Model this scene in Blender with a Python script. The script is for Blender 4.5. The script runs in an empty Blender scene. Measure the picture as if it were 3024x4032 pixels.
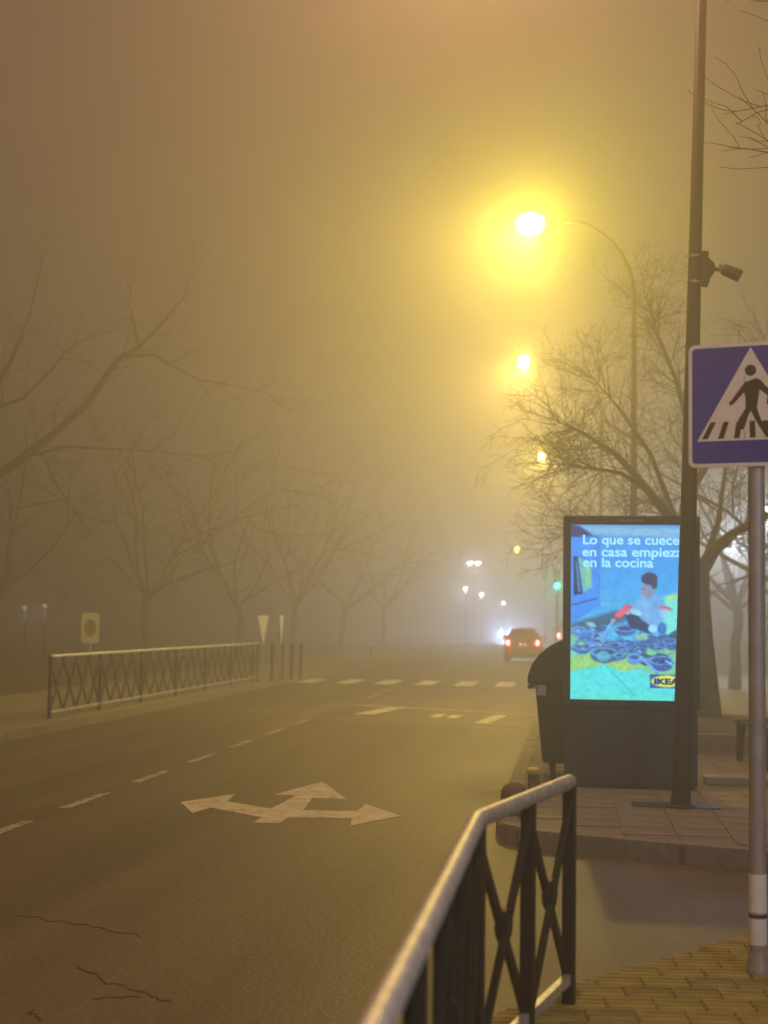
import bpy, bmesh, math, random
import numpy as np
from mathutils import Vector, Matrix

sc = bpy.context.scene
COL = sc.collection
PI = math.pi

# ------------------------------------------------------------------ camera
CAM_H, YAW, PITCH, ROLL = 1.55, math.radians(7.0), math.radians(4.05), math.radians(0.8)
fwd = Vector((-math.sin(YAW)*math.cos(PITCH), math.cos(YAW)*math.cos(PITCH), math.sin(PITCH)))
r0 = Vector((math.cos(YAW), math.sin(YAW), 0)); u0 = r0.cross(fwd)
right = r0*math.cos(ROLL) + u0*math.sin(ROLL); up = right.cross(fwd)
cd = bpy.data.cameras.new('camera'); cam = bpy.data.objects.new('camera', cd); COL.objects.link(cam)
M = Matrix((right, up, -fwd)).transposed().to_4x4(); M.translation = Vector((0, 0, CAM_H))
cam.matrix_world = M
cd.sensor_fit = 'VERTICAL'; cd.sensor_height = 24; cd.lens = 36.04
cd.clip_start = 0.05; cd.clip_end = 2000
cd.dof.use_dof = True; cd.dof.focus_distance = 10.5; cd.dof.aperture_fstop = 1.6
sc.camera = cam

# ------------------------------------------------------------------ night sky, lit from below by the town
w = bpy.data.worlds.new('World'); sc.world = w; w.use_nodes = True
bg = w.node_tree.nodes['Background']
bg.inputs[0].default_value = (0.150, 0.089, 0.054, 1); bg.inputs[1].default_value = 1.0

sc.view_settings.view_transform = 'Standard'; sc.view_settings.look = 'None'
sc.view_settings.exposure = 0.0; sc.view_settings.gamma = 1.0
sc.cycles.max_bounces = 6; sc.cycles.diffuse_bounces = 2; sc.cycles.glossy_bounces = 2
sc.cycles.volume_bounces = 1; sc.cycles.transparent_max_bounces = 6
sc.cycles.use_denoising = True
sc.cycles.sample_clamp_indirect = 4.0

FOG_DENSITY, FOG_ANISO = 0.0212, 0.75
LAMP_W = 1600.0
SODIUM = (1.0, 0.78, 0.08)

# ------------------------------------------------------------------ helpers
def srgb(r, g, b):
    f = lambda c: c/12.92 if c <= 0.04045 else ((c+0.055)/1.055)**2.4
    return (f(r), f(g), f(b))

MATS = {}
def mat(name, col, rough=0.6, metal=0.0, vary=0.18, scale=8.0, bump=0.0, bscale=60.0, coat=0.0):
    if name in MATS: return MATS[name]
    m = bpy.data.materials.new(name); m.use_nodes = True
    nt = m.node_tree; b = nt.nodes['Principled BSDF']
    b.inputs['Roughness'].default_value = rough; b.inputs['Metallic'].default_value = metal
    if coat: b.inputs['Coat Weight'].default_value = coat
    tc = nt.nodes.new('ShaderNodeTexCoord')
    n = nt.nodes.new('ShaderNodeTexNoise'); n.inputs['Scale'].default_value = scale; n.inputs['Detail'].default_value = 5
    nt.links.new(tc.outputs['Object'], n.inputs['Vector'])
    cr = nt.nodes.new('ShaderNodeValToRGB')
    cr.color_ramp.elements[0].position = 0.3; cr.color_ramp.elements[1].position = 0.72
    cr.color_ramp.elements[0].color = tuple(c*(1-vary) for c in col)+(1,)
    cr.color_ramp.elements[1].color = tuple(min(1, c*(1+vary)) for c in col)+(1,)
    nt.links.new(n.outputs['Fac'], cr.inputs['Fac']); nt.links.new(cr.outputs['Color'], b.inputs['Base Color'])
    if bump:
        n2 = nt.nodes.new('ShaderNodeTexNoise'); n2.inputs['Scale'].default_value = bscale; n2.inputs['Detail'].default_value = 4
        nt.links.new(tc.outputs['Object'], n2.inputs['Vector'])
        bp = nt.nodes.new('ShaderNodeBump'); bp.inputs['Strength'].default_value = bump; bp.inputs['Distance'].default_value = 0.01
        nt.links.new(n2.outputs['Fac'], bp.inputs['Height']); nt.links.new(bp.outputs['Normal'], b.inputs['Normal'])
    MATS[name] = m
    return m

def emit(name, col, strength):
    if name in MATS: return MATS[name]
    m = bpy.data.materials.new(name); m.use_nodes = True
    nt = m.node_tree; nt.nodes.clear()
    e = nt.nodes.new('ShaderNodeEmission'); o = nt.nodes.new('ShaderNodeOutputMaterial')
    e.inputs[0].default_value = tuple(col)+(1,); e.inputs[1].default_value = strength
    nt.links.new(e.outputs[0], o.inputs[0]); MATS[name] = m
    return m

class MB:
    """collects simple shapes and links them as one mesh object"""
    def __init__(s): s.v = []; s.f = []
    def quad_box(s, x0, x1, y0, y1, z0, z1, xf=None):
        i = len(s.v)
        c = [(x0,y0,z0),(x1,y0,z0),(x1,y1,z0),(x0,y1,z0),(x0,y0,z1),(x1,y0,z1),(x1,y1,z1),(x0,y1,z1)]
        if xf: c = [tuple(xf @ Vector(p)) for p in c]
        s.v += c
        s.f += [tuple(i+k for k in q) for q in ((0,3,2,1),(4,5,6,7),(0,1,5,4),(1,2,6,5),(2,3,7,6),(3,0,4,7))]
        return s
    def tube(s, pts, rad, n=8, cap=True):
        pts = [Vector(p) for p in pts]
        if not hasattr(rad, '__len__'): rad = [rad]*len(pts)
        base = len(s.v); prev = None
        for k, p in enumerate(pts):
            a = pts[max(0, k-1)]; b = pts[min(len(pts)-1, k+1)]
            t = (b-a); t = t.normalized() if t.length > 1e-9 else Vector((0,0,1))
            if prev is None:
                ref = Vector((0,0,1)) if abs(t.z) < 0.9 else Vector((1,0,0))
                e1 = t.cross(ref).normalized()
            else:
                e1 = (prev - t*prev.dot(t))
                e1 = e1.normalized() if e1.length > 1e-6 else t.orthogonal().normalized()
            prev = e1; e2 = t.cross(e1)
            for j in range(n):
                th = 2*PI*j/n
                q = p + (e1*math.cos(th)+e2*math.sin(th))*rad[k]
                s.v.append((q.x, q.y, q.z))
        for k in range(len(pts)-1):
            for j in range(n):
                a = base+k*n+j; b = base+k*n+(j+1) % n
                s.f.append((a, b, b+n, a+n))
        if cap:
            s.f.append(tuple(base+j for j in reversed(range(n))))
            s.f.append(tuple(base+(len(pts)-1)*n+j for j in range(n)))
        return s
    def lathe(s, prof, c=(0,0,0), n=20, sx=1.0, sy=1.0):
        base = len(s.v)
        for r, z in prof:
            for j in range(n):
                th = 2*PI*j/n
                s.v.append((c[0]+r*sx*math.cos(th), c[1]+r*sy*math.sin(th), c[2]+z))
        for k in range(len(prof)-1):
            for j in range(n):
                a = base+k*n+j; b = base+k*n+(j+1) % n
                s.f.append((a, b, b+n, a+n))
        s.f.append(tuple(base+j for j in reversed(range(n))))
        s.f.append(tuple(base+(len(prof)-1)*n+j for j in range(n)))
        return s
    def prism(s, poly, z0, z1, xf=None):
        """poly in local x,y extruded z0..z1"""
        i = len(s.v); n = len(poly)
        c = [(x, y, z0) for x, y in poly]+[(x, y, z1) for x, y in poly]
        if xf: c = [tuple(xf @ Vector(p)) for p in c]
        s.v += c
        s.f.append(tuple(i+k for k in reversed(range(n)))); s.f.append(tuple(i+n+k for k in range(n)))
        for k in range(n):
            a = i+k; b = i+(k+1) % n
            s.f.append((a, b, b+n, a+n))
        return s
    def mesh(s, name):
        me = bpy.data.meshes.new(name); me.from_pydata(s.v, [], s.f); me.update()
        bm = bmesh.new(); bm.from_mesh(me); bmesh.ops.recalc_face_normals(bm, faces=bm.faces); bm.to_mesh(me); bm.free()
        return me
    def build(s, name, m, parent=None, loc=None, smooth=False, bevel=0.0, seg=2):
        o = obj(name, s.mesh(name), m, parent, loc)
        if smooth:
            for p in o.data.polygons: p.use_smooth = True
            o.data.set_sharp_from_angle(angle=math.radians(40))
        if bevel:
            b = o.modifiers.new('bevel', 'BEVEL'); b.width = bevel; b.segments = seg; b.limit_method = 'ANGLE'
        return o

def obj(name, me, m=None, parent=None, loc=None):
    o = bpy.data.objects.new(name, me); COL.objects.link(o)
    if m is not None and not me.materials: me.materials.append(m)
    if parent is not None: o.parent = parent
    if loc is not None: o.location = loc
    return o

def thing(name, label, cat, loc=(0,0,0), rz=0.0, group=None):
    o = bpy.data.objects.new(name, None); COL.objects.link(o)
    o.empty_display_size = 0.2; o.location = loc; o.rotation_euler = (0, 0, rz)
    o['label'] = label; o['category'] = cat
    if group: o['group'] = group
    return o

def structure(o, label=None, kind='structure'):
    o['kind'] = kind
    if label: o['label'] = label
    return o

def copy_tree(o, parent=None):
    c = o.copy(); COL.objects.link(c)
    if parent is not None: c.parent = parent
    for ch in list(o.children): copy_tree(ch, c)
    return c

def light(name, kind, loc, col, watts, parent=None, radius=0.1):
    l = bpy.data.lights.new(name, kind); l.energy = watts; l.color = col
    l.shadow_soft_size = radius
    o = bpy.data.objects.new(name, l); COL.objects.link(o); o.location = loc
    if parent is not None: o.parent = parent
    return o

def inside(poly, x, y):
    r = False; n = len(poly)
    for i in range(n):
        x1, y1 = poly[i]; x2, y2 = poly[(i+1) % n]
        if (y1 > y) != (y2 > y) and x < (x2-x1)*(y-y1)/(y2-y1)+x1: r = not r
    return r

# ------------------------------------------------------------------ ground, road and pavements
RZ = -0.14      # road level; pavements are at 0

def asphalt():
    m = bpy.data.materials.new('asphalt'); m.use_nodes = True
    nt = m.node_tree; b = nt.nodes['Principled BSDF']; L = nt.links.new
    tc = nt.nodes.new('ShaderNodeTexCoord')
    big = nt.nodes.new('ShaderNodeTexNoise'); big.inputs['Scale'].default_value = 0.35; big.inputs['Detail'].default_value = 6
    mp = nt.nodes.new('ShaderNodeMapping'); mp.inputs['Scale'].default_value = (1.0, 0.35, 1)
    L(tc.outputs['Object'], mp.inputs['Vector']); L(mp.outputs[0], big.inputs['Vector'])
    fine = nt.nodes.new('ShaderNodeTexNoise'); fine.inputs['Scale'].default_value = 38; fine.inputs['Detail'].default_value = 3
    L(tc.outputs['Object'], fine.inputs['Vector'])
    cr = nt.nodes.new('ShaderNodeValToRGB')
    cr.color_ramp.elements[0].position = 0.36; cr.color_ramp.elements[1].position = 0.66
    cr.color_ramp.elements[0].color = (0.066, 0.050, 0.036, 1); cr.color_ramp.elements[1].color = (0.172, 0.134, 0.098, 1)
    st = nt.nodes.new('ShaderNodeTexNoise'); st.inputs['Scale'].default_value = 1.0; st.inputs['Detail'].default_value = 4
    mp2 = nt.nodes.new('ShaderNodeMapping'); mp2.inputs['Scale'].default_value = (2.2, 0.06, 1)
    L(tc.outputs['Object'], mp2.inputs['Vector']); L(mp2.outputs[0], st.inputs['Vector'])
    sm = nt.nodes.new('ShaderNodeMath'); sm.operation = 'ADD'; L(big.outputs['Fac'], sm.inputs[0]); L(st.outputs['Fac'], sm.inputs[1])
    sh = nt.nodes.new('ShaderNodeMath'); sh.operation = 'MULTIPLY'; sh.inputs[1].default_value = .5; L(sm.outputs[0], sh.inputs[0])
    L(sh.outputs[0], cr.inputs['Fac'])
    mx = nt.nodes.new('ShaderNodeMix'); mx.data_type = 'RGBA'; mx.blend_type = 'MULTIPLY'; mx.inputs[0].default_value = 0.8
    c2 = nt.nodes.new('ShaderNodeValToRGB'); c2.color_ramp.elements[0].position = 0.25; c2.color_ramp.elements[1].position = 0.8
    c2.color_ramp.elements[0].color = (0.35, 0.35, 0.35, 1); c2.color_ramp.elements[1].color = (1.5, 1.5, 1.5, 1)
    L(fine.outputs['Fac'], c2.inputs['Fac']); L(cr.outputs[0], mx.inputs[6]); L(c2.outputs[0], mx.inputs[7])
    L(mx.outputs[2], b.inputs['Base Color'])
    rr = nt.nodes.new('ShaderNodeMapRange'); rr.inputs[3].default_value = 0.40; rr.inputs[4].default_value = 0.75
    L(big.outputs['Fac'], rr.inputs[0]); L(rr.outputs[0], b.inputs['Roughness'])
    bp = nt.nodes.new('ShaderNodeBump'); bp.inputs['Strength'].default_value = 0.5; bp.inputs['Distance'].default_value = 0.008
    L(fine.outputs['Fac'], bp.inputs['Height']); L(bp.outputs['Normal'], b.inputs['Normal'])
    return m
ASPH = asphalt()

def slabs_mat(name, c1, c2, mort, size=0.4):
    m = bpy.data.materials.new(name); m.use_nodes = True
    nt = m.node_tree; b = nt.nodes['Principled BSDF']; L = nt.links.new
    tc = nt.nodes.new('ShaderNodeTexCoord'); br = nt.nodes.new('ShaderNodeTexBrick')
    br.offset = 0.0; br.inputs['Scale'].default_value = 1.0
    br.inputs['Brick Width'].default_value = size; br.inputs['Row Height'].default_value = size; br.inputs['Mortar Size'].default_value = 0.008
    br.inputs['Color1'].default_value = c1+(1,); br.inputs['Color2'].default_value = c2+(1,); br.inputs['Mortar'].default_value = mort+(1,)
    L(tc.outputs['Object'], br.inputs['Vector']); L(br.outputs['Color'], b.inputs['Base Color'])
    b.inputs['Roughness'].default_value = 0.8
    return m

M_PAVE = slabs_mat('concrete_slabs', (0.20,0.185,0.16), (0.25,0.23,0.20), (0.10,0.09,0.08))
M_SLAB = mat('slab', (0.23,0.21,0.18), 0.8, vary=0.3, scale=3.0, bump=0.3)
M_KERB = mat('granite_kerb', (0.24,0.225,0.20), 0.75, vary=0.3, scale=9, bump=0.3)
M_TACT = mat('yellow_tactile', (0.30,0.255,0.060), 0.75, vary=0.3, scale=6, bump=0.3)
def worn_paint(name, col, wear):
    m = mat(name, col, 0.62, vary=0.25, scale=5, bump=0.25)
    nt = m.node_tree; b = nt.nodes['Principled BSDF']; src = b.inputs['Base Color'].links[0].from_socket
    tc = next(n for n in nt.nodes if n.type == 'TEX_COORD')
    n = nt.nodes.new('ShaderNodeTexNoise'); n.inputs['Scale'].default_value = 11; n.inputs['Detail'].default_value = 9; n.inputs['Roughness'].default_value = .72
    nt.links.new(tc.outputs['Object'], n.inputs['Vector'])
    r = nt.nodes.new('ShaderNodeValToRGB'); r.color_ramp.elements[0].position = wear; r.color_ramp.elements[1].position = wear+.09
    nt.links.new(n.outputs['Fac'], r.inputs['Fac'])
    x = nt.nodes.new('ShaderNodeMix'); x.data_type = 'RGBA'; x.inputs[6].default_value = (.10,.088,.072,1)
    nt.links.new(r.outputs['Color'], x.inputs[0]); nt.links.new(src, x.inputs[7]); nt.links.new(x.outputs[2], b.inputs['Base Color'])
    return m
M_PAINT = worn_paint('road_paint', (0.60,0.585,0.55), .36)
M_DASH = worn_paint('dash_paint', (0.50,0.485,0.45), .42)
M_WORN = mat('worn_road_paint', (0.34,0.33,0.30), 0.7, vary=0.4, scale=9, bump=0.2)
M_TAR = mat('tar', (0.060,0.049,0.038), 0.9)
M_SOIL = mat('soil', (0.055,0.05,0.03), 0.95, vary=0.5, scale=2.0, bump=0.6, bscale=12)

structure(MB().quad_box(-700,700,-300,1200,-0.6,-0.30).build('ground', M_SOIL))
road = structure(MB().quad_box(-7.8,60,-60,420,-0.29,RZ).build('road', ASPH))

def sheet(name, poly, m, z=RZ+0.004, t=0.003):
    return MB().prism(poly, z-t, z).build(name, m, road)

def band(a, b, wd):
    a = Vector(a); b = Vector(b); n = (b-a).normalized(); n = Vector((-n.y, n.x))*wd/2
    return [tuple(a-n), tuple(b-n), tuple(b+n), tuple(a+n)]

# lane dashes
rng = random.Random(4)
for y0, y1 in [(8.9,10.1),(11.15,12.4),(13.3,14.55),(15.5,16.75),(17.8,19.0),(20.0,21.3),(22.4,23.6),(24.7,25.9),(33.6,35.6),(37.0,39.0),(46.5,49.5),(54,57),(61,64),(69,72),(77,80),(85,88)]:
    x = -4.44
    sheet('lane_dash', [(x-.048,y0),(x+.048,y0+.02),(x+.048,y1),(x-.048,y1-.03)], M_DASH)
# three-way turn arrow
arrow = [(-2.62,12.72),(-2.40,12.70),(-2.40,13.10),(-1.86,13.18),(-1.80,12.72),(-1.46,13.42),(-1.88,14.22),(-1.88,13.66),(-2.36,13.62),
         (-2.44,14.60),(-2.10,14.55),(-2.58,16.05),(-2.84,14.78),(-2.62,14.72),(-2.66,13.66),(-3.16,14.12),(-3.22,14.74),(-3.56,13.96),(-3.26,13.20),(-3.20,13.62),(-2.62,13.06)]
sheet('arrow_marking', arrow, M_PAINT)
# crosswalk bars
for i in range(7):
    x = -7.15+i*1.075
    sheet('crosswalk_bar', [(x-.26,41.0-.03*i),(x+.24,40.98-.03*i),(x+.24,44.0),(x-.26,44.03)], M_PAINT)
# stop line, worn lettering box, thin saw-cut lines
sheet('stop_line', band((-4.25,30.75),(-0.62,28.55),.38), M_WORN)
sheet('worn_lettering', band((-3.72,27.7),(-3.40,30.1),.36), M_PAINT)
sheet('worn_lettering', band((-1.50,25.9),(-1.28,28.3),.24), M_PAINT)
sheet('worn_lettering', band((-2.42,27.25),(-2.36,28.25),.20), M_PAINT)
sheet('worn_lettering', band((-2.10,27.1),(-2.04,28.1),.20), M_PAINT)
sheet('thin_line', band((-4.3,26.35),(-0.85,24.25),.10), M_WORN)
sheet('thin_line', band((-4.0,27.1),(-0.78,25.1),.10), M_WORN)
sheet('thin_line', band((-6.35,27.9),(-5.2,29.4),.10), M_WORN)
sheet('thin_line', band((-3.3,27.3),(-1.6,26.1),.10), M_WORN)

# cracks in the asphalt
def crack(pts, wd=0.02):
    rg = random.Random(len(pts)); L = []; R = []
    P = []
    for a, b in zip(pts, pts[1:]):
        for k in range(6):
            t = k/6; P.append((a[0]+(b[0]-a[0])*t+rg.uniform(-.012,.012), a[1]+(b[1]-a[1])*t+rg.uniform(-.03,.03)))
    mb = MB()
    for p, q in zip(P, P[1:]):
        mb.prism(band(p, q, wd*rg.uniform(.25,1.0)), RZ+.0005, RZ+.003)
    return mb.build('crack', M_TAR, road)
crack([(-3.1,8.55),(-2.85,8.40),(-2.6,8.3),(-2.2,8.05)], .009)
crack([(-2.35,7.35),(-2.12,7.05),(-1.86,6.85),(-1.72,6.72)], .014)
crack([(-2.12,6.75),(-1.86,6.85)], .009)
crack([(-2.30,6.5),(-2.18,6.33)], .012)

def pavement(name, poly, m, depth=-0.32, top=-0.012):
    return structure(MB().prism(poly, depth, top).build(name, m))

KERB_ME = MB().quad_box(-.49,.49,-.075,.075,-.28,.002).mesh('kerb_stone'); KERB_ME.materials.append(M_KERB)
def kerb(parent, pts, inset=0.075):
    rg = random.Random(7)
    for a, b in zip(pts, pts[1:]):
        a = Vector(a); b = Vector(b); L = (b-a).length; n = max(1, round(L)); d = (b-a)/n
        nn = Vector((-d.y, d.x)).normalized()*inset
        for k in range(n):
            c = a+d*(k+.5)+nn
            o = obj('kerb_stone', KERB_ME, None, parent, (c.x, c.y, rg.uniform(-.004,.004)))
            o.rotation_euler = (0, 0, math.atan2(d.y, d.x)+rg.uniform(-.006,.006)); o.scale = (d.length, 1, 1)

# left pavement and park ground
lp = pavement('left_pavement', [(-7.5,-60),(-7.5,420),(-11.0,420),(-11.0,-60)], M_PAVE)
kerb(lp, [(-7.5,95),(-7.5,12)][::-1], .075)
park = pavement('park_ground', [(-11.0,-60),(-11.0,420),(-140,420),(-140,-60)], M_SOIL, top=-0.02)

# right pavement with the advertising panel
rp_poly = [(-.60,12.6),(-.55,12.1),(-.36,11.74),(0.02,11.55),(0.68,11.24),(1.35,10.98),(3.2,10.2),(9,7.6),(60,-10),(60,420),(1.7,420),(1.7,50),(-.60,46.5)]
rp = pavement('right_pavement', rp_poly, M_PAVE)
kerb(rp, [(-.60,46.5),(-.60,12.6)], .075)
kerb(rp, [(1.7,95),(1.7,50)], .075)
kerb(rp, [(-.60,12.6),(-.52,12.05),(-.30,11.70),(0.02,11.55)], .075)
kerb(rp, [(0.02,11.55),(0.68,11.24),(1.35,10.98),(3.2,10.2)], .075)
SLAB_ME = MB().quad_box(-.196,.196,-.196,.196,-.06,.0).mesh('paving_slab'); SLAB_ME.materials.append(M_SLAB)
rg = random.Random(11)
for j in range(27):
    for i in range(8):
        x = -.22+i*.4; y = 11.5+j*.4
        if all(inside(rp_poly, x+sx, y+sy) for sx in (-.3,.3) for sy in (-.33,.2)):
            o = obj('paving_slab', SLAB_ME, None, rp, (x, y, rg.uniform(-.003,.003)))
            o.rotation_euler = (rg.uniform(-.006,.006), rg.uniform(-.006,.006), 0)

# near pavement corner with yellow ribbed tactile slabs
np_poly = [(-.62,-60),(9,-60),(9,4.0),(3.0,8.2),(1.6,8.45),(1.0,8.22),(0.48,7.52),(0.0,6.78),(-.42,6.0),(-.62,5.0)]
npv = pavement('near_pavement', np_poly, M_PAVE)
kerb(npv, [(3.0,8.2),(1.6,8.45)], .075); kerb(npv, [(-.42,6.0),(-.62,5.0),(-.62,-4.0)], .075)
tm = MB().quad_box(-.0975,.0975,-.0975,.0975,-.06,-.007)
for k in range(3):
    y = -.0655+k*.0655
    tm.prism([(y-.024,-.007),(y+.024,-.007),(y+.014,.004),(y-.014,.004)], -.094, .094, Matrix(((0,0,1,0),(1,0,0,0),(0,1,0,0),(0,0,0,1))))
TACT_ME = tm.mesh('tactile_slab'); TACT_ME.materials.append(M_TACT)
TACT2 = TACT_ME.copy(); TACT2.materials[0] = mat('yellow_tactile_worn', (0.25,0.21,0.055), 0.8, vary=0.4, scale=5, bump=0.3)
TR = math.radians(5)
EDGE = [((1.0,8.22),(0.0,6.78)),((0.0,6.78),(-.42,6.0)),((-.62,5.0),(-.62,-4.0)),((-.42,6.0),(-.62,5.0)),((1.6,8.45),(1.0,8.22))]
for j in range(0, 16):
    for i in range(-3, 9):
        dx, dy = i*.2+(.1 if j % 2 else 0), j*.2
        x = 0.15+dx*math.cos(TR)-dy*math.sin(TR); y = 5.3+dx*math.sin(TR)+dy*math.cos(TR)
        cs = [(x+a, y+b) for a in (-.13,.13) for b in (-.13,.13)]
        if not any(inside(np_poly, *c) for c in cs): continue
        if not all(inside(np_poly, *c) for c in cs):
            bm = bmesh.new(); bm.from_mesh(TACT_ME)
            for a_, b_ in EDGE:
                a2 = Vector((a_[0]-x, a_[1]-y, 0)); b2 = Vector((b_[0]-x, b_[1]-y, 0)); rot = Matrix.Rotation(-TR,4,'Z')
                a2 = rot @ a2; b2 = rot @ b2; n2 = Vector((b2-a2).cross(Vector((0,0,1))))
                r_ = bmesh.ops.bisect_plane(bm, geom=bm.verts[:]+bm.edges[:]+bm.faces[:], plane_co=a2, plane_no=n2, clear_outer=True)
                bmesh.ops.holes_fill(bm, edges=bm.edges[:])
            if len(bm.faces) > 4:
                m2 = bpy.data.meshes.new('tactile_slab'); bm.to_mesh(m2); m2.materials.append(M_TACT)
                o = obj('tactile_slab', m2, None, npv, (x, y, 0)); o.rotation_euler = (0, 0, TR)
            bm.free()
        else:
            o = obj('tactile_slab', TACT_ME if rg.random() < .6 else TACT2, None, npv, (x, y, rg.uniform(-.003,.003)))
            o.rotation_euler = (rg.uniform(-.008,.008), rg.uniform(-.008,.008), TR)

# ------------------------------------------------------------------ railings
M_IRON = mat('dark_iron', (0.014,0.013,0.012), 0.5, 0.0, vary=0.3, scale=20)
M_STEEL = mat('worn_steel', (0.55,0.53,0.50), 0.30, 0.9, vary=0.25, scale=30, bump=0.15, bscale=90)
M_HAND = mat('worn_handrail', (0.66,0.67,0.70), 0.40, 0.55, vary=0.3, scale=25, bump=0.25, bscale=120)
M_GALV = mat('galvanised', (0.40,0.41,0.44), 0.5, 0.35, vary=0.15, scale=12)
BAR_CACHE = {}
def railing(name, label, pts, n_per, H=0.93, bar=0.042, rail_r=0.030, group=None, topmat=None, every=1):
    """pts: ground polyline; n_per: crosses in each run"""
    root = thing(name, label, 'railing', (pts[0][0], pts[0][1], 0), 0, group)
    o3 = Vector((pts[0][0], pts[0][1], 0))
    P = [Vector((p[0], p[1], 0))-o3 for p in pts]
    MB().tube([p+Vector((0,0,H-rail_r)) for p in P], rail_r, 12).build('top_rail', topmat or M_HAND, root, smooth=True)
    for a, b, n in zip(P, P[1:], n_per):
        d = (b-a)/n; ang = math.atan2(d.y, d.x); L = d.length
        xf = Matrix.Rotation(ang, 4, 'Z')
        mb = MB().quad_box(0, (b-a).length, -.014, .014, .085, .125, xf)
        mb  .build('bottom_rail', M_HAND, root, (a.x, a.y, 0))
        z0, z1 = .125, H-.06
        key = (round(L, 3), bar)
        if key not in BAR_CACHE:
            ms = []
            for s in (0, 1):
                xa, xb = (0, L) if s == 0 else (L, 0)
                nn = Vector((-(z1-z0), (xb-xa))).normalized()*bar/2
                poly = [(xa+nn.x, z0+nn.y), (xb+nn.x, z1+nn.y), (xb-nn.x, z1-nn.y), (xa-nn.x, z0-nn.y)]
                t = (-.021, -.001) if s == 0 else (.001, .021)
                me = MB().prism(poly, t[0], t[1], Matrix(((1,0,0,0),(0,0,1,0),(0,1,0,0),(0,0,0,1)))).mesh('cross_bar'); me.materials.append(M_IRON); ms.append(me)
            me = MB().lathe([(.0,-.022),(.045,-.022),(.062,-.014),(.062,.014),(.045,.022),(0,.022)], n=12).mesh('rosette')
            me.transform(Matrix.Rotation(PI/2, 4, 'X')); me.materials.append(M_IRON); ms.append(me)
            me = MB().quad_box(-.024,.024,-.024,.024,0,H-.03).mesh('post'); me.materials.append(M_IRON); ms.append(me)
            BAR_CACHE[key] = ms
        ms = BAR_CACHE[key]
        for k in range(n):
            p = a+d*k
            for me in ms[:2]:
                o = obj('cross_bar', me, None, root, p); o.rotation_euler = (0,0,ang)
            c = p+d/2
            o = obj('rosette', ms[2], None, root, (c.x, c.y, (z0+z1)/2)); o.rotation_euler = (0,0,ang)
            if k % every == 0: o = obj('post', ms[3], None, root, p); o.rotation_euler = (0,0,ang)
    o = obj('post', ms[3], None, root, P[-1]); o.rotation_euler = (0,0,ang)
    return root
railing('railing', 'dark iron railing of crossed bars with worn steel handrail, beside the yellow ribbed paving',
        [(-.315,-.15),(-.305,5.13),(-.005,6.45)], [8,2])
railing('railing', 'long fogged railing of crossed bars along the kerb across the road',
        [(-7.86,22.7),(-7.86,38.3)], [25], H=.97, bar=.058, every=4)

# ------------------------------------------------------------------ pedestrian crossing sign
M_BLUE = mat('sign_blue', (0.016,0.028,0.40), 0.45, vary=0.1)
M_SWHITE = mat('sign_white', (0.84,0.83,0.82), 0.5, vary=0.08)
M_BLACK = mat('sign_black', (0.012,0.011,0.010), 0.5)
def rrect(x0, x1, y0, y1, r, n=6):
    out = []
    for cx, cy, a0 in ((x1-r,y1-r,0),(x0+r,y1-r,PI/2),(x0+r,y0+r,PI),(x1-r,y0+r,1.5*PI)):
        for k in range(n+1):
            a = a0+PI/2*k/n; out.append((cx+r*math.cos(a), cy+r*math.sin(a)))
    return out
ps = thing('pedestrian_sign', 'blue square crossing sign with white triangle and walking figure on a pale pole', 'road sign', (0.835,7.16,0))
MB().tube([(0,0,0),(0,0,2.80)], .038, 16).build('pole', M_GALV, ps, smooth=True)
MB().lathe([(.04,.13),(.0405,.13),(.0405,.245),(.04,.245)], n=16).build('sleeve', mat('pale_sleeve', (0.80,0.85,0.97), 0.4, vary=.08), ps, smooth=True)
MB().lathe([(.0405,.25),(.0415,.25),(.0415,.262),(.0405,.262)], n=16).build('band', M_IRON, ps)
MB().lathe([(.0405,.272),(.0408,.272),(.0408,.44),(.0405,.44)], n=16).build('sleeve', mat('pale_sleeve', (0.80,0.85,0.97)), ps, smooth=True)
MB().lathe([(.052,0),(.052,.02),(.041,.10)], n=16).build('foot', M_GALV, ps)
SA = math.radians(-17)
SM = Matrix.Translation((-0.03,-0.05,2.56)) @ Matrix.Rotation(SA,4,'Z') @ Matrix.Rotation(PI/2,4,'X')   # local x,y on plate, +z to viewer
hs = .285
pl = MB().prism(rrect(-hs,hs,-hs,hs,.03), -.012, 0, SM).build('plate', M_SWHITE, ps)
MB().prism(rrect(-hs+.017,hs-.017,-hs+.017,hs-.017,.018), .0, .0012, SM).build('blue_field', M_BLUE, pl)
MB().prism([(-.245,-.165),(.245,-.165),(0,.262)], .0012, .0024, SM).build('white_triangle', M_SWHITE, pl)
fg = MB()
z0, z1 = .0024, .0034
fg.prism([(.026*math.cos(a)+0.0, .026*math.sin(a)+.155) for a in [2*PI*k/20 for k in range(20)]], z0, z1, SM)
for poly in ([(-.03,.10),(.025,.118),(.045,.09),(.035,.03),(.028,-.02),(-.022,-.02),(-.024,.03),(-.03,.06)],      # torso
             [(-.028,.10),(-.024,.062),(-.075,.005),(-.095,-.005),(-.098,.012),(-.088,.018)],                       # rear arm
             [(.025,.118),(.045,.108),(.096,.05),(.098,.005),(.088,-.01),(.072,-.003),(.076,.036),(.034,.07)],     # front arm
             [(-.022,-.018),(.008,-.018),(-.012,-.055),(-.03,-.115),(-.062,-.118),(-.055,-.07)],                   # back leg
             [(-.004,-.018),(.028,-.018),(.045,-.07),(.094,-.145),(.066,-.15),(.018,-.068)]):                       # front leg
    fg.prism(poly, z0, z1, SM)
fg.build('walking_figure', M_BLACK, pl)
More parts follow.
